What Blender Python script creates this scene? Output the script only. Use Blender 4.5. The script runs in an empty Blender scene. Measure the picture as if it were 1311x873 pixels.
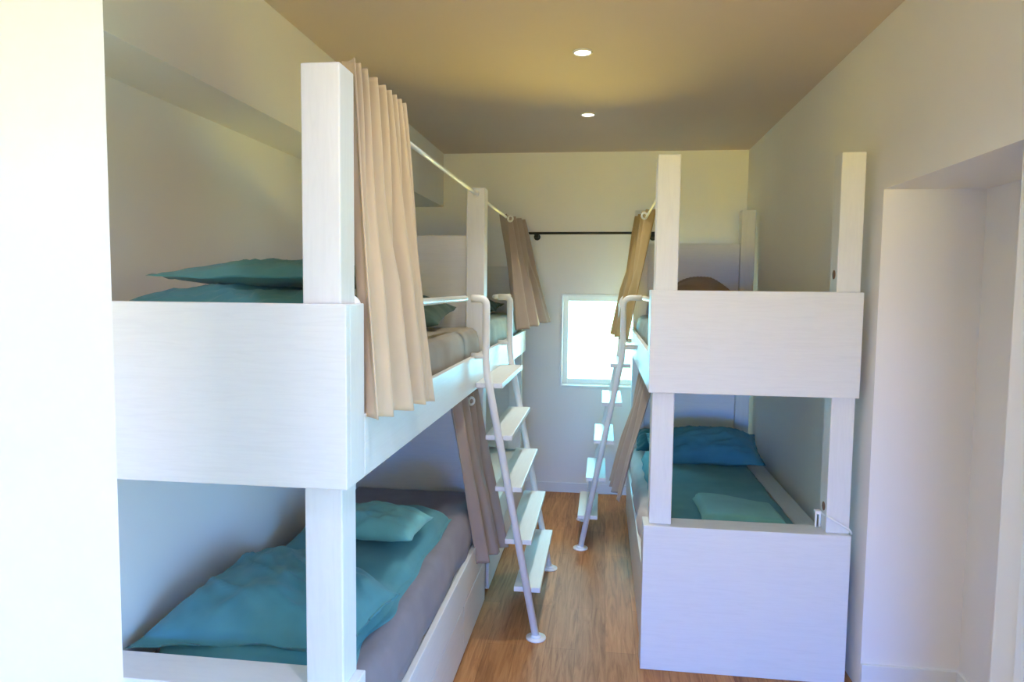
import bpy, bmesh, math, random
from mathutils import Vector, Matrix, noise

S = bpy.context.scene
COL = S.collection
random.seed(7)

# ------------------------------------------------------------------ materials
def mat(name, rgb, rough=0.5, spec=0.5, sheen=0.0):
    m = bpy.data.materials.new(name); m.use_nodes = True
    b = m.node_tree.nodes['Principled BSDF']
    b.inputs['Base Color'].default_value = (*rgb, 1)
    b.inputs['Roughness'].default_value = rough
    b.inputs['Specular IOR Level'].default_value = spec
    if sheen: b.inputs['Sheen Weight'].default_value = sheen
    return m, m.node_tree, b

def N(nt, typ, **kw):
    n = nt.nodes.new(typ)
    for k, v in kw.items(): setattr(n, k, v)
    return n

def ramp(nt, fac, stops):
    r = N(nt, 'ShaderNodeValToRGB'); e = r.color_ramp.elements
    e[0].position, e[0].color = stops[0][0], (*stops[0][1], 1)
    e[1].position, e[1].color = stops[-1][0], (*stops[-1][1], 1)
    for p, c in stops[1:-1]:
        k = e.new(p); k.color = (*c, 1)
    nt.links.new(fac, r.inputs[0]); return r.outputs[0]

def coords(nt, scale):
    t = N(nt, 'ShaderNodeTexCoord'); mp = N(nt, 'ShaderNodeMapping')
    mp.inputs['Scale'].default_value = scale
    nt.links.new(t.outputs['Object'], mp.inputs[0]); return mp.outputs[0]

def noise_tex(nt, vec, scale, detail=4, rough=.5, dist=0):
    n = N(nt, 'ShaderNodeTexNoise')
    n.inputs['Scale'].default_value = scale; n.inputs['Detail'].default_value = detail
    n.inputs['Roughness'].default_value = rough; n.inputs['Distortion'].default_value = dist
    nt.links.new(vec, n.inputs['Vector']); return n.outputs['Fac']

def bump(nt, b, h, strength, dist=.002):
    n = N(nt, 'ShaderNodeBump'); n.inputs['Strength'].default_value = strength
    n.inputs['Distance'].default_value = dist
    nt.links.new(h, n.inputs['Height']); nt.links.new(n.outputs[0], b.inputs['Normal'])

def plaster(name, rgb):
    m, nt, b = mat(name, rgb, .75, .25)
    v = coords(nt, (1, 1, 1))
    c = ramp(nt, noise_tex(nt, v, 1.7, 3), [(.3, tuple(x*.975 for x in rgb)), (.7, rgb)])
    nt.links.new(c, b.inputs['Base Color'])
    bump(nt, b, noise_tex(nt, v, 160, 3), .12, .001); return m

def painted_wood(name, rgb, sc):
    m, nt, b = mat(name, rgb, .42, .4)
    v = coords(nt, sc)
    f = noise_tex(nt, v, 6, 6, .6, 1.2)
    c = ramp(nt, f, [(.3, tuple(x*.955 for x in rgb)), (.55, rgb), (.75, tuple(min(1, x*1.015) for x in rgb))])
    nt.links.new(c, b.inputs['Base Color'])
    bump(nt, b, f, .12, .0008); return m

def fabric(name, rgb, rough=.85, var=.08, weave=900, sheen=.15):
    m, nt, b = mat(name, rgb, rough, .2, sheen)
    v = coords(nt, (1, 1, 1))
    c = ramp(nt, noise_tex(nt, v, 9, 4), [(.3, tuple(x*(1-var) for x in rgb)), (.7, tuple(min(1, x*(1+var)) for x in rgb))])
    nt.links.new(c, b.inputs['Base Color'])
    bump(nt, b, noise_tex(nt, v, weave*.4, 2), .25, .0006); return m

M = {}
M['wall'] = plaster('wall_plaster', (.84, .815, .785))
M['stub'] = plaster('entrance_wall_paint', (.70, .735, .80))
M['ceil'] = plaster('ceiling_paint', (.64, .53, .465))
M['wood_h'] = painted_wood('painted_ash_lying', (.755, .75, .73), (1, 6, 14))
M['wood_v'] = painted_wood('painted_ash_upright', (.755, .75, .73), (9, 9, .8))
M['wood_y'] = painted_wood('painted_ash_lengthwise', (.755, .75, .73), (8, .7, 14))
M['metal'] = mat('white_powder_coat', (.86, .85, .81), .32, .5)[0]
M['black'] = mat('black_metal', (.015, .015, .015), .4)[0]
M['teal'] = fabric('teal_cotton', (.083, .255, .28), .8)
M['darkteal'] = fabric('dark_teal_cotton', (.03, .15, .17), .8)
M['lightteal'] = fabric('pale_teal_cotton', (.17, .42, .40), .85)
M['green'] = fabric('dark_green_cotton', (.06, .105, .085), .85)
M['mauve'] = fabric('mauve_grey_sheet', (.235, .205, .225), .85)
M['brown'] = fabric('grey_brown_sheet', (.30, .255, .205), .85)
M['sage'] = fabric('grey_green_sheet', (.25, .30, .26), .85)
M['pink'] = fabric('pale_pink_sheet', (.60, .52, .50), .85)
M['duvetbrown'] = fabric('brown_duvet', (.27, .20, .155), .9)
M['curtain'] = fabric('tan_curtain_cloth', (.58, .44, .305), .85, .04, 1200)
M['shadedcurtain'] = fabric('tan_curtain_cloth_shaded', (.40, .315, .255), .85, .04, 1200)  # same tan cloth, shade of the dimmer bunks put into its colour
M['yellowlitcurtain'] = fabric('tan_curtain_cloth_yellow_lit', (.44, .31, .14), .85, .04, 1200)  # same tan cloth, dim yellow light put into its colour
M['steel'] = mat('brushed_steel', (.7, .7, .68), .35)[0]
M['plug'] = mat('brown_plug', (.22, .10, .05), .6)[0]
M['trim'] = mat('white_trim_paint', (.80, .80, .79), .45)[0]
M['cord'] = mat('white_plastic', (.85, .85, .84), .4)[0]

def floor_mat():
    m, nt, b = mat('oak_planks', (.5, .3, .15), .48, .18)
    t = N(nt, 'ShaderNodeTexCoord'); mp = N(nt, 'ShaderNodeMapping')
    mp.inputs['Rotation'].default_value = (0, 0, math.pi/2)
    nt.links.new(t.outputs['Object'], mp.inputs[0])
    br = N(nt, 'ShaderNodeTexBrick')
    br.inputs['Scale'].default_value = 1; br.inputs['Brick Width'].default_value = 1.25
    br.inputs['Row Height'].default_value = .145; br.inputs['Mortar Size'].default_value = .0012
    br.offset = .37
    br.inputs['Color1'].default_value = (.9, .9, .9, 1); br.inputs['Color2'].default_value = (.52, .52, .52, 1)
    br.inputs['Mortar'].default_value = (.12, .12, .12, 1); br.inputs['Bias'].default_value = 0
    nt.links.new(mp.outputs[0], br.inputs['Vector'])
    v = coords(nt, (16, 1.1, 1))
    g = noise_tex(nt, v, 2.2, 7, .62, 1.3)
    c = ramp(nt, g, [(.28, (.24, .098, .034)), (.5, (.41, .187, .070)), (.72, (.52, .262, .108))])
    mx = N(nt, 'ShaderNodeMix', data_type='RGBA', blend_type='MULTIPLY'); mx.inputs[0].default_value = .55
    nt.links.new(c, mx.inputs[6]); nt.links.new(br.outputs['Color'], mx.inputs[7])
    br2 = N(nt, 'ShaderNodeMix', data_type='RGBA', blend_type='MULTIPLY'); br2.inputs[0].default_value = 1
    nt.links.new(mx.outputs[2], br2.inputs[6]); br2.inputs[7].default_value = (1.3, 1.3, 1.3, 1)
    nt.links.new(br2.outputs[2], b.inputs['Base Color'])
    bump(nt, b, g, .12, .001); return m
M['floor'] = floor_mat()

def glass_mat():
    m = bpy.data.materials.new('window_glass'); m.use_nodes = True; nt = m.node_tree
    nt.nodes.clear()
    o = N(nt, 'ShaderNodeOutputMaterial'); tr = N(nt, 'ShaderNodeBsdfTransparent'); gl = N(nt, 'ShaderNodeBsdfGlossy')
    gl.inputs['Roughness'].default_value = .02
    fr = N(nt, 'ShaderNodeFresnel'); mx = N(nt, 'ShaderNodeMixShader')
    nt.links.new(fr.outputs[0], mx.inputs[0]); nt.links.new(tr.outputs[0], mx.inputs[1]); nt.links.new(gl.outputs[0], mx.inputs[2])
    nt.links.new(mx.outputs[0], o.inputs[0]); return m
M['glass'] = glass_mat()

def emit(name, rgb, s):
    m, nt, b = mat(name, rgb)
    b.inputs['Emission Color'].default_value = (*rgb, 1); b.inputs['Emission Strength'].default_value = s
    return m
M['lamp'] = emit('lamp_lens', (1, .95, .85), 6)

# ------------------------------------------------------------------ object helpers
ROOTLOC = {}
def tag(o, label=None, cat=None, group=None, kind=None):
    if label: o['label'] = label
    if cat: o['category'] = cat
    if group: o['group'] = group
    if kind: o['kind'] = kind
    return o

def empty(name, loc, label, cat, group=None):
    o = bpy.data.objects.new(name, None); COL.objects.link(o)
    o.empty_display_size = .1; o.location = loc; ROOTLOC[o.name] = Vector(loc)
    return tag(o, label, cat, group)

def obj(name, bm, m, parent=None, smooth=False, bevel=0, loc=None, sub=0, solid=0):
    """links bm (world coordinates) as one mesh object; parts keep their root's origin"""
    me = bpy.data.meshes.new(name)
    if parent is not None: off = ROOTLOC[parent.name]
    else:
        if loc is None:
            xs = [v.co for v in bm.verts]
            lo = Vector([min(c[i] for c in xs) for i in range(3)]); hi = Vector([max(c[i] for c in xs) for i in range(3)])
            loc = ((lo.x+hi.x)/2, (lo.y+hi.y)/2, lo.z)
        off = Vector(loc)
    bmesh.ops.translate(bm, verts=bm.verts, vec=-off)
    bmesh.ops.recalc_face_normals(bm, faces=bm.faces)
    if smooth:
        for f in bm.faces: f.smooth = True
    bm.to_mesh(me); bm.free()
    o = bpy.data.objects.new(name, me); COL.objects.link(o)
    me.materials.append(M[m] if isinstance(m, str) else m)
    if parent is not None:
        o.parent = parent
    else: o.location = off
    ROOTLOC[o.name] = off
    if bevel:
        b = o.modifiers.new('bevel', 'BEVEL'); b.width = bevel; b.segments = 2; b.limit_method = 'ANGLE'
    if solid:
        s = o.modifiers.new('solid', 'SOLIDIFY'); s.thickness = solid; s.offset = 0
    if sub:
        s = o.modifiers.new('sub', 'SUBSURF'); s.levels = sub; s.render_levels = sub
    return o

def box(bm, x0, x1, y0, y1, z0, z1):
    v = [bm.verts.new((x, y, z)) for z in (z0, z1) for y in (y0, y1) for x in (x0, x1)]
    for f in ((0, 2, 3, 1), (4, 5, 7, 6), (0, 1, 5, 4), (2, 6, 7, 3), (0, 4, 6, 2), (1, 3, 7, 5)):
        bm.faces.new([v[i] for i in f])
    return v

def bx(name, x0, x1, y0, y1, z0, z1, m, parent=None, bevel=.003):
    bm = bmesh.new(); box(bm, x0, x1, y0, y1, z0, z1)
    return obj(name, bm, m, parent, bevel=bevel)

def tube(bm, pts, r, n=14, caps=True):
    pts = [Vector(p) for p in pts]; rings = []
    up = None
    for i, p in enumerate(pts):
        d = (pts[min(i+1, len(pts)-1)] - pts[max(i-1, 0)]).normalized()
        if up is None:
            up = d.orthogonal().normalized()
        else:
            up = (up - d*up.dot(d)).normalized()
        s = d.cross(up)
        rings.append([bm.verts.new(p + r*(math.cos(a)*up + math.sin(a)*s)) for a in [2*math.pi*k/n for k in range(n)]])
    for a, b in zip(rings, rings[1:]):
        for k in range(n): bm.faces.new((a[k], a[(k+1) % n], b[(k+1) % n], b[k]))
    if caps:
        bm.faces.new(list(reversed(rings[0]))); bm.faces.new(rings[-1])

def rounded(pts, rad, n=6):
    """polyline with rounded corners"""
    pts = [Vector(p) for p in pts]; out = [pts[0]]
    for a, b, c in zip(pts, pts[1:], pts[2:]):
        d1 = (a-b); d2 = (c-b); t = min(rad, d1.length*.49, d2.length*.49)
        p, q = b + d1.normalized()*t, b + d2.normalized()*t
        for k in range(n+1):
            u = k/n; out.append((1-u)**2*p + 2*u*(1-u)*b + u*u*q)
    out.append(pts[-1]); return out

def disc(bm, c, axis, r, h, n=24):
    c = Vector(c); a = Vector(axis).normalized()
    tube(bm, [c, c + a*h], r, n)

def torus(bm, c, axis, R, r, n=24, k=8):
    c = Vector(c); a = Vector(axis).normalized(); u = a.orthogonal().normalized(); w = a.cross(u)
    rings = []
    for i in range(n):
        t = 2*math.pi*i/n; d = math.cos(t)*u + math.sin(t)*w
        rings.append([bm.verts.new(c + d*(R + r*math.cos(s)) + a*r*math.sin(s)) for s in [2*math.pi*j/k for j in range(k)]])
    for i in range(n):
        A, B = rings[i], rings[(i+1) % n]
        for j in range(k): bm.faces.new((A[j], B[j], B[(j+1) % k], A[(j+1) % k]))

def pillow(bm, c, L, W, T, seed=0, rot=(0, 0, 0), flange=.05, wrinkle=.012, bend=0.0, nu=44, nv=36, base=.35, quad=None, crease=0.0, cdir=.6):
    """stuffed pillow: L along local x, W along local y, thickness T; flat corners, pinched sides"""
    R = Matrix.Rotation(rot[2], 3, 'Z') @ Matrix.Rotation(rot[1], 3, 'Y') @ Matrix.Rotation(rot[0], 3, 'X')
    c = Vector(c)
    def pt(u, v, side):
        x = L/2*u*(1 - .05*(1-v*v)); y = W/2*v*(1 - .06*(1-u*u))
        uu = min(1, abs(u)/(1-flange)); vv = min(1, abs(v)/(1-flange))
        t = max(0, (1-uu**2.6)*(1-vv**2.6))**.55
        q = Vector((u*2.2+seed*7.1, v*2.2-seed*3.3, side*1.7))
        if quad:
            a, b, d, e = quad; fu, fv = (u+1)/2, (v+1)/2
            X = (a[0]*(1-fu)+b[0]*fu)*(1-fv)+(d[0]*(1-fu)+e[0]*fu)*fv; Y = (a[1]*(1-fu)+b[1]*fu)*(1-fv)+(d[1]*(1-fu)+e[1]*fu)*fv
            x, y = X + .02*math.sin(v*5+seed)*(1-abs(u))*0 - u*.02*(1-v*v), Y - v*.03*(1-u*u)
        w = noise.noise(q)*wrinkle*1.4 + noise.noise(q*2.7)*wrinkle*.7
        ca, sa = math.cos(cdir), math.sin(cdir)
        al, ac = u*ca+v*sa, -u*sa+v*ca
        rd = noise.noise(Vector((al*1.0+seed, ac*5.5+.6*noise.noise(Vector((u*2, v*2, seed))), 4.4)))
        w += crease*((1-min(1, abs(rd)*2.6))**2 - .25)*1.6*min(1, t*1.3)
        # radial creases towards the corners
        cr = math.sin(math.atan2(v, u)*11 + seed + 3*noise.noise(q))*wrinkle*.5*(u*u+v*v)
        z = (T*(1-base) if side > 0 else -T*base)*t + (w+cr)*(.25 + .75*min(1, t*1.4)) * (1 if side > 0 else .25)
        ef = 1 - min(1, t*3)
        z += ef*noise.noise(Vector((u*3+seed, v*3, 9)))*.012 + bend*(u*u)
        if side < 0: z = min(z, pt(u, v, 1).z - .003 if t > 0 else z)
        return Vector((x, y, z))
    top = {}; bot = {}
    for i in range(nu+1):
        for j in range(nv+1):
            u = -1+2*i/nu; v = -1+2*j/nv
            edge = i in (0, nu) or j in (0, nv)
            top[i, j] = bm.verts.new(c + R @ pt(u, v, 1))
            bot[i, j] = top[i, j] if edge else bm.verts.new(c + R @ pt(u, v, -1))
    for i in range(nu):
        for j in range(nv):
            bm.faces.new((top[i, j], top[i+1, j], top[i+1, j+1], top[i, j+1]))
            bm.faces.new((bot[i, j+1], bot[i+1, j+1], bot[i+1, j], bot[i, j]))

def slab(bm, x0, x1, y0, y1, z0, fz, r=.05, nx=36, ny=60, seed=0, wob=0.0):
    """soft upholstered slab (mattress, quilt): rounded edges, top height fz(x,y); bottom flat at z0"""
    top = {}
    def prof(t, L):                       # distance to the edge -> (inset, height factor)
        d = min(t, 1-t)*L
        return 1.0 if d >= r else math.sqrt(max(0, 1-(1-d/r)**2))
    ts = lambda n, L: sorted(set([0, .15*r/L, .5*r/L, r/L, 1, 1-.15*r/L, 1-.5*r/L, 1-r/L] + [i/n for i in range(n+1)]))
    U = ts(nx, x1-x0); V = ts(ny, y1-y0)
    for i, u in enumerate(U):
        for j, v in enumerate(V):
            x = x0+(x1-x0)*u; y = y0+(y1-y0)*v
            k = min(prof(u, x1-x0), prof(v, y1-y0))
            h = fz(x, y)
            z = h - r*(1-k)
            if wob:
                e = 1-k
                x += wob*noise.noise(Vector((x*3, y*5+seed, 3)))*(.3+e); y += wob*noise.noise(Vector((x*5, y*3+seed, 8)))*(.3+e)
            top[i, j] = bm.verts.new((x, y, z))
    nu, nv = len(U)-1, len(V)-1
    for i in range(nu):
        for j in range(nv): bm.faces.new((top[i, j], top[i+1, j], top[i+1, j+1], top[i, j+1]))
    loop = [(i, 0) for i in range(nu)] + [(nu, j) for j in range(nv)] + [(i, nv) for i in range(nu, 0, -1)] + [(0, j) for j in range(nv, 0, -1)]
    mid = []; low = []
    for a in loop:
        p = top[a].co
        b = 0.008 + (.012*noise.noise(Vector((p.x*4, p.y*4, seed))) if wob else 0)
        cx, cy = (x0+x1)/2, (y0+y1)/2
        dx = -b if abs(p.x-x0) < .03 else (b if abs(p.x-x1) < .03 else 0); dy = -b if abs(p.y-y0) < .03 else (b if abs(p.y-y1) < .03 else 0)
        mid.append(bm.verts.new((p.x+dx, p.y+dy, (p.z+z0)/2)))
        low.append(bm.verts.new((p.x, p.y, z0)))
    n = len(loop)
    for k in range(n):
        a, b = top[loop[k]], top[loop[(k+1) % n]]
        bm.faces.new((a, mid[k], mid[(k+1) % n], b)); bm.faces.new((mid[k], low[k], low[(k+1) % n], mid[(k+1) % n]))
    bm.faces.new(low)

def curtain(bm, tA, tB, bA, bB, n, a0, a1, seed=0, nu=None, nv=48, lower=None, sag=.012):
    """hanging folded sheet from the top edge tA-tB to the hem bA-bB: n pleats at the top relaxing into fewer, rounder folds"""
    nu = nu or n*16
    lower = lower or n*.62
    tA, tB, bA, bB = map(Vector, (tA, tB, bA, bB))
    dirv = (tB-tA).normalized(); nrm = dirv.cross(Vector((0, 0, 1))).normalized()
    g = []
    for j in range(nv+1):
        v = j/nv; e = v*v*(3-2*v); row = []
        for i in range(nu+1):
            u = i/nu
            uu = u + .06*noise.noise(Vector((u*2.3, v*1.1, seed)))*min(1, 4*u*(1-u))
            p = tA.lerp(bA, v).lerp(tB.lerp(bB, v), uu)
            wu = u + .10*noise.noise(Vector((u*2.6+seed*5, .3, seed)))
            top = math.sin(2*math.pi*n*wu + seed)
            ph = 2*math.pi*lower*(wu + .05*v*noise.noise(Vector((u*3, v*1.3, seed+4)))) + seed*1.7
            low = math.sin(ph)*(.72+.5*noise.noise(Vector((u*3.1, seed, v*.8)))) + .22*math.sin(2.3*ph+seed)
            k = min(1, e*1.5)
            d = a0*top*(1-k) + (a0+(a1-a0)*v)*low*k
            p = p + nrm*d
            p.z += (sag*noise.noise(Vector((u*2.2, seed, 1))) - .004*low)*v + .006*abs(top)*(1-v)**6
            row.append(bm.verts.new(p))
        g.append(row)
    for j in range(nv):
        for i in range(nu): bm.faces.new((g[j][i], g[j][i+1], g[j+1][i+1], g[j+1][i]))

# ------------------------------------------------------------------ setting
YB, YN = 6.02, -7.0
XL, XLF, XR = -1.666, -1.377, 1.15
ZC = 2.896
def struct(name, bm, m, parent=None, bevel=0):
    o = obj(name, bm, m, parent, bevel=bevel)
    if parent is None: o['kind'] = 'structure'
    return o

bm = bmesh.new(); box(bm, -2.2, 2.0, YN-.15, YB+.3, -.1, 0); struct('floor', bm, 'floor')
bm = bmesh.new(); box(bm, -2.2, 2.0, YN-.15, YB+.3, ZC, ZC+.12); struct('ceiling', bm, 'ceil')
bm = bmesh.new(); box(bm, XL-.2, XL, .95, YB+.3, 0, ZC); box(bm, -2.1, -1.9, YN, .95, 0, ZC); box(bm, XL, -1.392, .95, YB, 0, 1.24); struct('wall_left', bm, 'wall')
bm = bmesh.new(); box(bm, XL, XLF, .95, YB, 2.447, ZC); struct('trim_1', bm, 'wall')
# entrance wall stub on the left, between the viewer and the near bunk
bm = bmesh.new(); v = box(bm, -1.02, -.637, .85, .95, 0, ZC)
for q in v:
    if q.co.x > -1 and q.co.y > .9: q.co.x = -.73       # the far arris is splayed
struct('wall_entrance', bm, 'stub')
# right wall with a niche
bm = bmesh.new()
box(bm, XR, XR+.6, 3.15, YB, 0, ZC); box(bm, XR+.40, XR+.6, 2.16, 3.15, 0, ZC)
box(bm, XR, XR+.40, 2.16, 3.15, 2.18, ZC); SY0, SY1, SZ0, SZ1 = -2.6, 1.9, .25, 1.65     # low side window, out of frame, added to let blue light in
box(bm, XR, XR+.6, SY1, 2.16, 0, ZC); box(bm, XR, XR+.2, YN, SY0, 0, ZC)
box(bm, XR, XR+.2, SY0, SY1, 0, SZ0); box(bm, XR, XR+.2, SY0, SY1, SZ1, ZC)
struct('wall_right', bm, 'wall')
# back wall with the window hole
WX0, WX1, WZ0, WZ1 = -.357, .42, .915, 1.715
bm = bmesh.new()
box(bm, XL-.2, WX0, YB, YB+.22, 0, ZC); box(bm, WX1, XR+.6, YB, YB+.22, 0, ZC)
box(bm, WX0, WX1, YB, YB+.22, 0, WZ0); box(bm, WX0, WX1, YB, YB+.22, WZ1, ZC)
struct('wall_back', bm, 'wall')
# wall behind the viewer with an added doorway, head kept low to hold blue light down
DX0, DX1, DZ = -1.85, 1.10, 1.72
bm = bmesh.new()
box(bm, -2.1, DX0, YN-.15, YN, 0, ZC); box(bm, DX1, XR+.6, YN-.15, YN, 0, ZC); box(bm, DX0, DX1, YN-.15, YN, DZ, ZC)
struct('wall_rear', bm, 'wall')

# window: lining, sash and pane
win = empty('window_1', ((WX0+WX1)/2, YB+.05, WZ0), 'square window without bars in the back wall', 'window'); win['kind'] = 'structure'
for k in ('label', 'category'): del win[k]
def ring(bm, x0, x1, z0, z1, t, y0, y1):
    box(bm, x0, x0+t, y0, y1, z0, z1); box(bm, x1-t, x1, y0, y1, z0, z1)
    box(bm, x0+t, x1-t, y0, y1, z0, z0+t); box(bm, x0+t, x1-t, y0, y1, z1-t, z1)
bm = bmesh.new(); ring(bm, WX0+.001, WX1-.001, WZ0+.001, WZ1-.001, .018, YB-.008, YB+.2); obj('window_lining', bm, 'trim', win, bevel=.002)
bm = bmesh.new(); ring(bm, WX0+.019, WX1-.019, WZ0+.019, WZ1-.019, .045, YB+.10, YB+.16); obj('window_frame', bm, 'trim', win, bevel=.003)
bm = bmesh.new(); box(bm, WX0+.064, WX1-.064, YB+.125, YB+.131, WZ0+.064, WZ1-.064); obj('window_pane', bm, 'glass', win)

bm = bmesh.new(); box(bm, XL, XR, YB-.014, YB, 0, .085); struct('baseboard_back', bm, 'trim', bevel=.003)
bm = bmesh.new(); box(bm, XR, XR+.40, 3.134, 3.15, 0, .135); box(bm, XR+.384, XR+.40, 2.16, 3.134, 0, .135); struct('baseboard_niche', bm, 'trim', bevel=.003)
bm = bmesh.new(); box(bm, 1.135, XR, 1.90, 2.024, 0, ZC); struct('trim_2', bm, 'trim', bevel=.003)

bm = bmesh.new(); box(bm, XR+.08, XR+.12, SY0, SY0+.05, SZ0, SZ1); box(bm, XR+.08, XR+.12, SY1-.05, SY1, SZ0, SZ1)
box(bm, XR+.08, XR+.12, SY0+.05, SY1-.05, SZ0, SZ0+.05); box(bm, XR+.08, XR+.12, SY0+.05, SY1-.05, SZ1-.05, SZ1); struct('window_added', bm, 'trim', bevel=.003)  # unseen frame, added for the side light
bm = bmesh.new(); box(bm, XR+.097, XR+.103, SY0+.05, SY1-.05, SZ0+.05, SZ1-.05); obj('window_pane', bm, 'glass', bpy.data.objects['window_added'])
# ------------------------------------------------------------------ bunk beds
PW = .1
def post(b, x0, y0, z0, z1):
    return bx('post', x0, x0+PW, y0, y0+PW, z0, z1, 'wood_v', b, .004)

# ---- left row, near bunk
LX0, LX1 = -1.62, -.62
A0, A1 = 1.654, 3.905
bedA = empty('bunk_bed', (-1.12, 2.78, 0), 'white painted wooden bunk bed nearest the viewer, along the left wall', 'bunk bed', 'built in bunk beds')
z3, z4, zr = 1.246, 1.708, 1.415
bx('end_panel', LX0, LX1, A0, A0+.028, z3, z4, 'wood_h', bedA)
bx('corner_panel', LX1-.022, LX1, A0+.028, A0+.132, z3, z4, 'wood_v', bedA)
bx('side_rail', LX1-.025, LX1, A0+.134, A1, z3, zr, 'wood_y', bedA)
bx('bed_deck', LX0, LX1-.026, A0+.03, A1, z3+.012, z3+.05, 'wood_y', bedA)
post(bedA, -.744, 1.684, z3+.06, 2.294)
post(bedA, -.744, 1.684, .712, z3)
post(bedA, -.744, 3.806, z3+.06, 2.294)
post(bedA, -.744, 3.806, .45, z3)
bx('headboard', LX0, -.746, 3.835, 3.86, z3+.06, 2.038, 'wood_h', bedA)
bx('headboard', -1.385, -.746, 3.835, 3.86, .45, z3, 'wood_h', bedA)
bx('foot_panel', -1.385, LX1, A0, A0+.132, 0, .712, 'wood_h', bedA)
bx('base_panel', LX1-.025, LX1, A0+.134, A1, .256, .432, 'wood_y', bedA)
bx('drawer_front', LX1-.022, LX1-.001, A0+.136, 3.168, .02, .252, 'wood_y', bedA)
bx('drawer_front', LX1-.022, LX1-.001, 3.174, 3.772, .02, .252, 'wood_y', bedA)
bx('bed_base', -1.385, LX1-.03, A0+.134, A1, .0, .425, 'wood_y', bedA)
def rod(b, x, z, y0, y1, r=.0085):
    bm = bmesh.new(); tube(bm, [(x, y0, z), (x, y1, z)], r); return obj('curtain_rod', bm, 'metal', b, True)
rod(bedA, -.695, 2.262, 1.786, 3.804)
def bracket(b, c, axis):
    bm = bmesh.new(); disc(bm, c, axis, .017, .012); return obj('rod_bracket', bm, 'metal', b, True, bevel=.002)
for y in (1.786, 3.794):
    bm = bmesh.new(); disc(bm, (-.695, y, 2.262), (0, 1, 0), .019, .01); obj('rod_bracket', bm, 'metal', bedA, True)
rod(bedA, -.695, 1.222, 1.80, 3.804)
# guard rail tube from the end panel to the ladder top
bm = bmesh.new(); tube(bm, [(-.668, 1.795, 1.695), (-.668, 3.40, 1.7)], .0145); g = obj('guard_rail', bm, 'metal', bedA, True)
bm = bmesh.new(); disc(bm, (-.668, 1.788, 1.695), (0, 1, 0), .038, .008); obj('guard_rail_flange', bm, 'metal', bedA, True)

# ---- left row, far bunk
B0, B1 = 3.908, 5.735
bedB = empty('bunk_bed', (-1.12, 4.82, 0), 'white painted wooden bunk bed behind the ladder on the left, reaching towards the back wall', 'bunk bed', 'built in bunk beds')
bx('side_rail', LX1-.025, LX1, B0, B1, z3, zr, 'wood_y', bedB)
bx('bed_deck', LX0, LX1-.026, B0, B1, z3+.012, z3+.05, 'wood_y', bedB)
post(bedB, -.744, 5.63, z3+.06, 2.294)
post(bedB, -.744, 5.63, .45, z3)
bx('headboard', LX0, -.746, 5.665, 5.69, z3+.06, 1.93, 'wood_h', bedB)
bx('headboard', -1.385, -.746, 5.665, 5.69, .45, z3, 'wood_h', bedB)
bx('base_panel', LX1-.025, LX1, B0, B1, .256, .432, 'wood_y', bedB)
bx('drawer_front', LX1-.022, LX1-.001, B0+.004, 4.78, .02, .252, 'wood_y', bedB)
bx('drawer_front', LX1-.022, LX1-.001, 4.786, B1-.004, .02, .252, 'wood_y', bedB)
bx('bed_base', -1.385, LX1-.03, B0, B1, 0, .425, 'wood_y', bedB)
rod(bedB, -.695, 2.258, 3.908, 5.63)
rod(bedB, -.695, 1.222, 3.908, 5.63)
bm = bmesh.new(); tube(bm, [(-.668, 4.34, 1.7), (-.668, 5.62, 1.7)], .0145); obj('guard_rail', bm, 'metal', bedB, True)

# ---- right row
RX0, RX1 = .212, 1.112
C0, C1 = 3.205, 5.56
bedC = empty('bunk_bed', (.66, 4.4, 0), 'white painted wooden bunk bed standing along the right wall', 'bunk bed', 'built in bunk beds')
y3, y4, yr = 1.291, 1.752, 1.462
bx('end_panel', RX0, RX1, C0, C0+.028, y3, y4, 'wood_h', bedC)
bx('corner_panel', RX0, RX0+.022, C0+.028, C0+.132, y3, y4, 'wood_v', bedC)
bx('side_rail', RX0, RX0+.025, C0+.134, C1, y3, yr, 'wood_y', bedC)
bx('bed_deck', RX0+.026, RX1, C0+.03, C1, y3+.012, y3+.05, 'wood_y', bedC)
px = [(RX0+.018, C0+.03), (1.006, C0+.03), (RX0+.018, 5.45), (1.006, 5.45)]
ups = [post(bedC, x, y, y3+.06, 2.352) for x, y in px]
los = [post(bedC, x, y, .68 if y < 4 else .43, y3) for x, y in px]
bx('headboard', RX0+.12, 1.004, 5.48, 5.505, y3+.06, 2.105, 'wood_h', bedC)
bx('headboard', RX0+.12, 1.004, 5.48, 5.505, .43, y3, 'wood_h', bedC)
bx('foot_panel', RX0-.008, RX1-.006, C0, C0+.132, 0, .68, 'wood_h', bedC)
bx('base_panel', RX0, RX0+.025, C0+.134, C1, .24, .40, 'wood_y', bedC)
bx('drawer_front', RX0+.001, RX0+.022, C0+.136, 4.35, .02, .236, 'wood_y', bedC)
bx('drawer_front', RX0+.001, RX0+.022, 4.356, C1-.004, .02, .236, 'wood_y', bedC)
bx('bed_base', RX0+.03, RX1, C0+.134, C1, 0, .395, 'wood_y', bedC)
bx('wall_ledge', 1.0, RX1, C0+.135, 5.44, .40, .56, 'wood_y', bedC)
rod(bedC, .28, 2.245, C0+.131, 5.45)
rod(bedC, .28, 1.262, C0+.131, 5.45)
for z in (1.828, .79):
    bm = bmesh.new(); disc(bm, (1.0045, C0+.072, z), (1, 0, 0), .020, .006)
    tag(obj('cable_hole', bm, 'plug', bedC, True), 'brown round hole in the post')
bm = bmesh.new(); tube(bm, rounded([(1.000, C0+.10, .685), (1.000, C0+.10, .752), (1.015, C0+.02, .755), (1.10, C0+.004, .706), (1.112, C0+.02, .684)], .012), .005)
obj('safety_cord', bm, 'cord', bedC, True)
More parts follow.
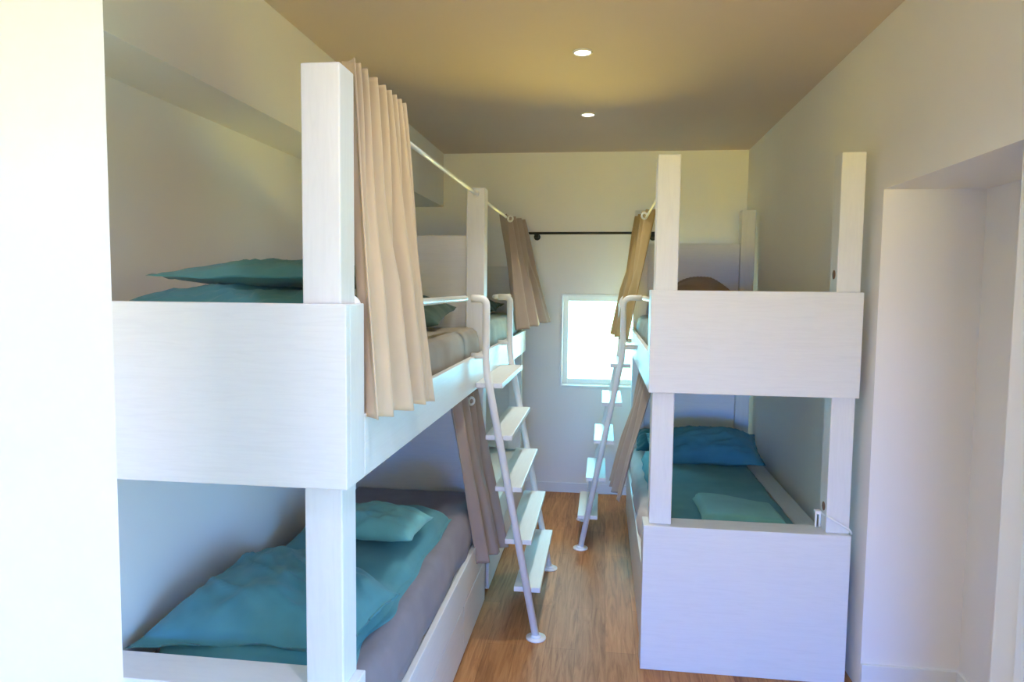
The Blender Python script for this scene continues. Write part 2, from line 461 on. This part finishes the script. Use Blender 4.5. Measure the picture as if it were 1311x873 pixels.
bm = bmesh.new(); box(bm, .975, 1.004, C0+.085, C0+.118, .745, .760); box(bm, .978, .986, C0+.094, C0+.108, .683, .745)
obj('cord_clip', bm, 'cord', bedC, bevel=.003)
bm = bmesh.new(); tube(bm, [(.262, C0+.133, 1.70), (.262, 4.66, 1.70)], .0145); obj('guard_rail', bm, 'metal', bedC, True)

# ------------------------------------------------------------------ mattresses and bedding
def nz(x, y, s): return noise.noise(Vector((x*3.1, y*2.3, s)))
def thing(name, bm, m, label, cat, group=None, smooth=True, sub=0):
    o = obj(name, bm, m, None, smooth, sub=sub); return tag(o, label, cat, group)
def mattress(x0, x1, y0, y1, z0, z1, m, label, s):
    bm = bmesh.new()
    slab(bm, x0, x1, y0, y1, z0, lambda x, y: z1 + .008*nz(x, y, s) + .004*nz(x*3, y*3, s), .055, seed=s, wob=.012)
    return thing('mattress', bm, m, label, 'mattress', 'mattresses')
mattress(LX0+.02, -.672, A0+.16, 3.80, z3+.052, 1.535, 'brown', 'mattress in a grey-brown sheet on the upper left bunk nearest the viewer', 1)
mattress(LX0+.02, -.672, B0+.02, 5.62, z3+.052, 1.555, 'sage', 'mattress in a grey-green sheet on the upper left bunk behind the ladder', 2)
mattress(-1.375, -.645, A0+.15, 3.80, .434, .63, 'mauve', 'mattress in a mauve-grey sheet on the lower left bunk under the teal duvet', 3)
mattress(RX0+.045, .99, C0+.15, 5.44, y3+.052, 1.565, 'sage', 'mattress in a grey-green sheet on the upper right bunk', 4)
mattress(RX0+.015, .99, C0+.145, 5.44, .402, .555, 'pink', 'mattress in a pale pinkish sheet on the lower right bunk', 5)

# lower left duvet
def dz(x, y):
    z = .705 + .018*nz(x, y, 11) + .012*nz(x*2.5, y*2.5, 12)
    z -= .05*max(0, (x+.86)/.16)**1.5 if x > -.86 else 0
    z += .03*math.exp(-((y-3.05)/.2)**2) - .02*math.exp(-((y-2.62-.2*x)/.07)**2)
    return z
bm = bmesh.new(); slab(bm, -1.29, -.71, 1.86, 3.26, .636, dz, .06, 50, 70, 21, .03)
thing('duvet', bm, 'teal', 'teal duvet spread over the lower left bunk', 'duvet', 'teal bedding')
bm = bmesh.new(); pillow(bm, (0, 0, .745), .74, .52, .21, 3, (0, math.radians(-2.5), 0), wrinkle=.012, nu=70, nv=60, flange=.035, quad=((-1.375, 1.835), (-.70, 1.86), (-1.34, 2.66), (-.66, 2.26)), crease=.008, cdir=-.6)
thing('pillow', bm, 'teal', 'large plump teal pillow behind the front post of the lower left bunk', 'pillow', 'teal bedding')
bm = bmesh.new(); pillow(bm, (-.93, 2.80, .758), .42, .29, .12, 5, (0, 0, math.radians(-4)), 0.0, .010)
thing('cushion', bm, 'lightteal', 'small pale teal cushion lying on the teal duvet of the lower left bunk', 'cushion', 'pale teal cushions')
# upper left near: two flat pillows
bm = bmesh.new(); pillow(bm, (-1.09, 2.08, 1.648), .84, .46, .145, 8, (math.radians(2), math.radians(.8), math.radians(2)), wrinkle=.012, crease=.012)
thing('pillow', bm, 'teal', 'lower of two teal pillows above the end panel of the near upper left bunk', 'pillow', 'teal bedding')
bm = bmesh.new(); pillow(bm, (-1.02, 2.24, 1.772), .72, .5, .085, 9, (math.radians(-1), math.radians(0), math.radians(-2)), wrinkle=.010, crease=.012)
thing('pillow', bm, 'teal', 'upper of two teal pillows above the end panel of the near upper left bunk', 'pillow', 'teal bedding')
bm = bmesh.new(); pillow(bm, (-1.16, 3.57, 1.605), .74, .44, .17, 10, (math.radians(10), 0, 0), .02)
thing('pillow', bm, 'green', 'dark green pillow on the upper left bunk, seen between tall curtain and ladder', 'pillow', 'dark pillows')
bm = bmesh.new(); pillow(bm, (-1.15, 5.38, 1.605), .74, .44, .13, 11, (math.radians(6), 0, 0))
thing('pillow', bm, 'green', 'dark pillow at the far end of the upper left bunk behind the ladder', 'pillow', 'dark pillows')
# lower right
bm = bmesh.new(); slab(bm, .30, .985, C0+.17, 5.1, .558, lambda x, y: .605+.012*nz(x, y, 31)+.006*nz(x*3, y*3, 32), .05, 40, 60, 33, .02)
thing('duvet', bm, 'teal', 'teal duvet spread over the lower right bunk', 'duvet', 'teal bedding')
bm = bmesh.new(); pillow(bm, (.70, 4.92, .668), .76, .44, .19, 13, (math.radians(16), math.radians(-2), math.radians(-2)), crease=.012)
thing('pillow', bm, 'teal', 'plump teal pillow on the lower right bunk in front of the headboard', 'pillow', 'teal bedding')
bm = bmesh.new(); pillow(bm, (.46, 5.28, .635), .40, .30, .12, 14, (math.radians(20), 0, 0))
thing('pillow', bm, 'darkteal', 'dark teal pillow leaning on the lower right headboard, behind the plump one', 'pillow', 'dark pillows')
bm = bmesh.new()
slab(bm, .51, .90, 3.46, 3.80, .622, lambda x, y: .665+.02*math.cos((x-.56)*9)*(.4+.6*(y-3.46)/.34), .03, 20, 16, 41, .01)
thing('cushion', bm, 'lightteal', 'small pale teal cushion lying on the teal duvet of the lower right bunk', 'cushion', 'pale teal cushions')
# upper right
bm = bmesh.new()
def bz(x, y):
    a = abs((x-.70)/.295); b = abs((y-5.20)/.225)
    f = (max(0, 1-min(1, a)**2.4)*max(0, 1-min(1, b)**3))**.6
    rd = noise.noise(Vector((x*1.6, y*9+x*4, 7.7)))
    return 1.60 + (.235 - .05*max(0, x-.75)/.2)*f + .022*((1-min(1, abs(rd)*2.2))**2)*f
slab(bm, .40, .985, 4.98, 5.42, 1.575, bz, .02, 60, 50, 51, 0)
thing('blanket', bm, 'duvetbrown', 'folded brown blanket heaped by the headboard of the upper right bunk', 'blanket')

# ------------------------------------------------------------------ ladders
def ladder(name, label, foot, top, kink, xin, ztop, ys, yf, sgn, steps, sw):
    x0 = foot; yc = (ys+yf)/2
    t = empty('bunk_ladder', ((foot+top)/2, yc, 0), label, 'ladder', 'white bunk ladders')
    r = .019
    for y in (ys, yf):
        pts = rounded([(foot, y, .004), (top, y, kink), (top, y, ztop), (xin, y, ztop)], .07, 8)
        bm = bmesh.new(); tube(bm, pts, r, 16); s = obj('side_tube', bm, 'metal', t, True)
        bm = bmesh.new(); disc(bm, (foot, y, 0), (0, 0, 1), .05, .008, 28); disc(bm, (foot, y, .008), (0, 0, 1), .026, .012)
        obj('foot_flange', bm, 'metal', s, True)
        bm = bmesh.new(); tube(bm, [(top, y, kink+.055), (xin, y, kink+.055)], .016); obj('bed_bracket', bm, 'metal', s, True)
    for z in steps:
        xc = top + (foot-top)*(kink-z)/kink if z < kink else top
        bm = bmesh.new(); box(bm, xc-sw/2, xc+sw/2, ys+.012, yf-.012, z-.026, z)
        obj('step', bm, 'wood_y', t, bevel=.003)
    return t
ladder('', 'white metal ladder with wooden steps leaning on the left bunks', -.30, -.567, 1.363, -.640, 1.70, 3.42, 4.316, -1, [1.283, 1.023, .764, .498, .255], .134)
ladder('', 'white metal ladder leaning on the right bunk, in front of the window', -.118, .135, 1.32, .25, 1.70, 4.696, 5.30, 1, [1.262, 1.001, .745, .487, .225], .134)

# ------------------------------------------------------------------ curtains
def curt(label, args, rings=(), m='curtain', **kw):
    bm = bmesh.new(); curtain(bm, *args, **kw)
    o = obj('curtain', bm, m, None, True, solid=.004); tag(o, label, 'curtain', 'tan bunk curtains')
    for c, ax in rings:
        bm = bmesh.new(); torus(bm, c, ax, .019, .0065); tag(obj('eyelet', bm, 'metal', o, True), 'white round eyelet')
    return o
curt('tall tan curtain beside the front post of the upper left bunk',
     ((-.70, 1.88, 2.36), (-.69, 2.35, 2.36), (-.600, 1.775, 1.405), (-.562, 2.325, 1.375), 8, .022, .030), seed=1.0, nv=70, lower=4.6)
curt('tan curtain coloured as in shade at the far end of the upper left bunks, left of the window',
     ((-.725, 5.02, 2.275), (-.655, 5.58, 2.29), (-.60, 5.02, 1.45), (-.415, 5.5, 1.50), 4, .035, .035), [((-.662, 5.0, 2.245), (.25, 1, 0))], 'shadedcurtain', seed=2.0, lower=3)
curt('tan curtain coloured as in shade hanging into the lower left bunk behind the ladder',
     ((-.70, 3.27, 1.20), (-.68, 3.79, 1.20), (-.60, 3.48, .34), (-.51, 3.77, .345), 4, .02, .035), [((-.672, 3.60, 1.163), (1, -.8, 0))], 'shadedcurtain', seed=3.2, lower=2.6)
curt('tan curtain coloured as in yellow light on the upper right bunk, left of the front post',
     ((.245, 5.38, 2.285), (.315, 4.85, 2.29), (.085, 5.4, 1.42), (.155, 4.95, 1.40), 4, .035, .035), [((.262, 4.83, 2.245), (.3, -1, 0))], 'yellowlitcurtain', seed=4.0, lower=2.7)
curt('tan curtain coloured as in shade hanging into the lower right bunk behind its front post',
     ((.27, 4.62, 1.275), (.275, 3.9, 1.275), (.075, 4.62, .50), (.125, 4.15, .50), 4, .022, .03), (), 'shadedcurtain', seed=5.3, lower=3)

# ------------------------------------------------------------------ window curtain pole
pole = empty('curtain_pole', (-.1, YB-.06, 2.21), 'thin black curtain pole fixed to the back wall above the window', 'curtain pole')
bm = bmesh.new(); tube(bm, [(-.645, YB-.06, 2.218), (.44, YB-.06, 2.222)], .0105); obj('pole', bm, 'black', pole, True)
for x in (-.565, .40):
    bm = bmesh.new(); tube(bm, [(x, YB-.06, 2.205), (x, YB, 2.19)], .010); disc(bm, (x, YB-.01, 2.19), (0, 1, 0), .028, .009)
    disc(bm, (x-.018, YB-.06, 2.198), (1, 0, 0), .02, .036); obj('wall_bracket', bm, 'black', pole, True)

# ------------------------------------------------------------------ downlights
DL = [(3.516, 'round recessed downlight in the ceiling, nearer the viewer'), (4.741, 'round recessed downlight in the ceiling, nearer the back wall')]
for y, lab in DL:
    d = empty('downlight', (-.122, y, ZC), lab, 'ceiling light', 'recessed downlights')
    bm = bmesh.new(); torus(bm, (-.122, y, ZC-.003), (0, 0, 1), .043, .006, 32); obj('trim_ring', bm, 'trim', d, True)
    bm = bmesh.new(); disc(bm, (-.122, y, ZC-.006), (0, 0, 1), .038, .006); obj('lens', bm, 'lamp', d)

# ------------------------------------------------------------------ light
def area(name, loc, rot, sx, sy, rgb, w, spread=180):
    l = bpy.data.lights.new(name, 'AREA'); l.shape = 'RECTANGLE'; l.size = sx; l.size_y = sy; l.color = rgb; l.energy = w; l.spread = math.radians(spread)
    o = bpy.data.objects.new(name, l); COL.objects.link(o); o.location = loc; o.rotation_euler = [math.radians(a) for a in rot]; return o
# added panels for daylight through the unseen doorway: blue above, warm ground below
area('added_door_sky', (0, -17, 3.9), (90, 0, 0), 18, 5.6, (0.005, 0.205, 1.000), 23400)
area('added_side_sky', (6.5, -7, 3.4), (90, 0, 60), 22, 6.4, (0.044, 0.207, 1.000), 4050)  # added panel outside the unseen side window, blue fill for the left bunk
area('added_door_ground', (0, -12.2, .0), (180, 0, 0), 12, 10, (1.000, 0.745, 0.043), 11750)
# daylight through the back window: sky above, lawn below
area('window_sky', ((WX0+WX1)/2-1.0, YB+3.2, 2.9), (-90, 0, 0), 9, 4.6, (0.136, 0.682, 1.000), 3960)
area('window_lawn', ((WX0+WX1)/2, YB+3.6, -.3), (180, 0, 0), 10, 6.4, (1.000, 0.759, 0.078), 10440)
DLS = [(4.741, 56.0, (0.971, 1.000, 0.914)), (3.516, 56.0, (0.971, 1.000, 0.914)), (2.29, 23.1, (0.952, 1.000, 0.905)), (1.07, 60.0, (0.700, 0.700, 1.000)), (-0.16, 60.0, (0.107, 0.493, 1.000)), (-1.39, 60.0, (0.107, 0.493, 1.000)), (-2.61, 60.0, (0.107, 0.493, 1.000))]  # far pair belongs to the fittings; the rest are added, unseen fill spots
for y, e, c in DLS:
    l = bpy.data.lights.new('downlight_or_added_spot', 'SPOT'); l.energy = e; l.color = c; l.spot_size = math.radians(80 if y > 3 else 140); l.spot_blend = .8; l.shadow_soft_size = .04
    o = bpy.data.objects.new('downlight_or_added_spot', l); COL.objects.link(o); o.location = (-.122, y, ZC-.02)

w = bpy.data.worlds.new('sky'); S.world = w; w.use_nodes = True
bg = w.node_tree.nodes['Background']; bg.inputs[0].default_value = (*(0.525, 1.000, 0.725), 1); bg.inputs[1].default_value = 4.000

# ------------------------------------------------------------------ camera
f, pi_, ya, ro = 904., .0737, .1274, .0112
fw = Vector((-math.sin(ya)*math.cos(pi_), math.cos(ya)*math.cos(pi_), -math.sin(pi_)))
r = Vector((math.cos(ya), math.sin(ya), 0)); u = r.cross(fw)
r2 = r*math.cos(ro) + u*math.sin(ro); u2 = -r*math.sin(ro) + u*math.cos(ro)
cam = bpy.data.cameras.new('camera'); co = bpy.data.objects.new('camera', cam); COL.objects.link(co)
cam.sensor_width = 36; cam.lens = f/1311*36; cam.clip_start = .02
mw = Matrix.Identity(4)
for i in range(3):
    mw[i][0], mw[i][1], mw[i][2] = r2[i], u2[i], -fw[i]
mw[2][3] = 1.75
co.matrix_world = mw
S.camera = co

S.view_settings.view_transform = 'Standard'; S.view_settings.look = 'None'
S.view_settings.exposure = .06; S.view_settings.gamma = 1; S.view_settings.use_curve_mapping = False
S.cycles.use_denoising = True
S.cycles.max_bounces = 10; S.cycles.diffuse_bounces = 7
S.cycles.sample_clamp_indirect = 6
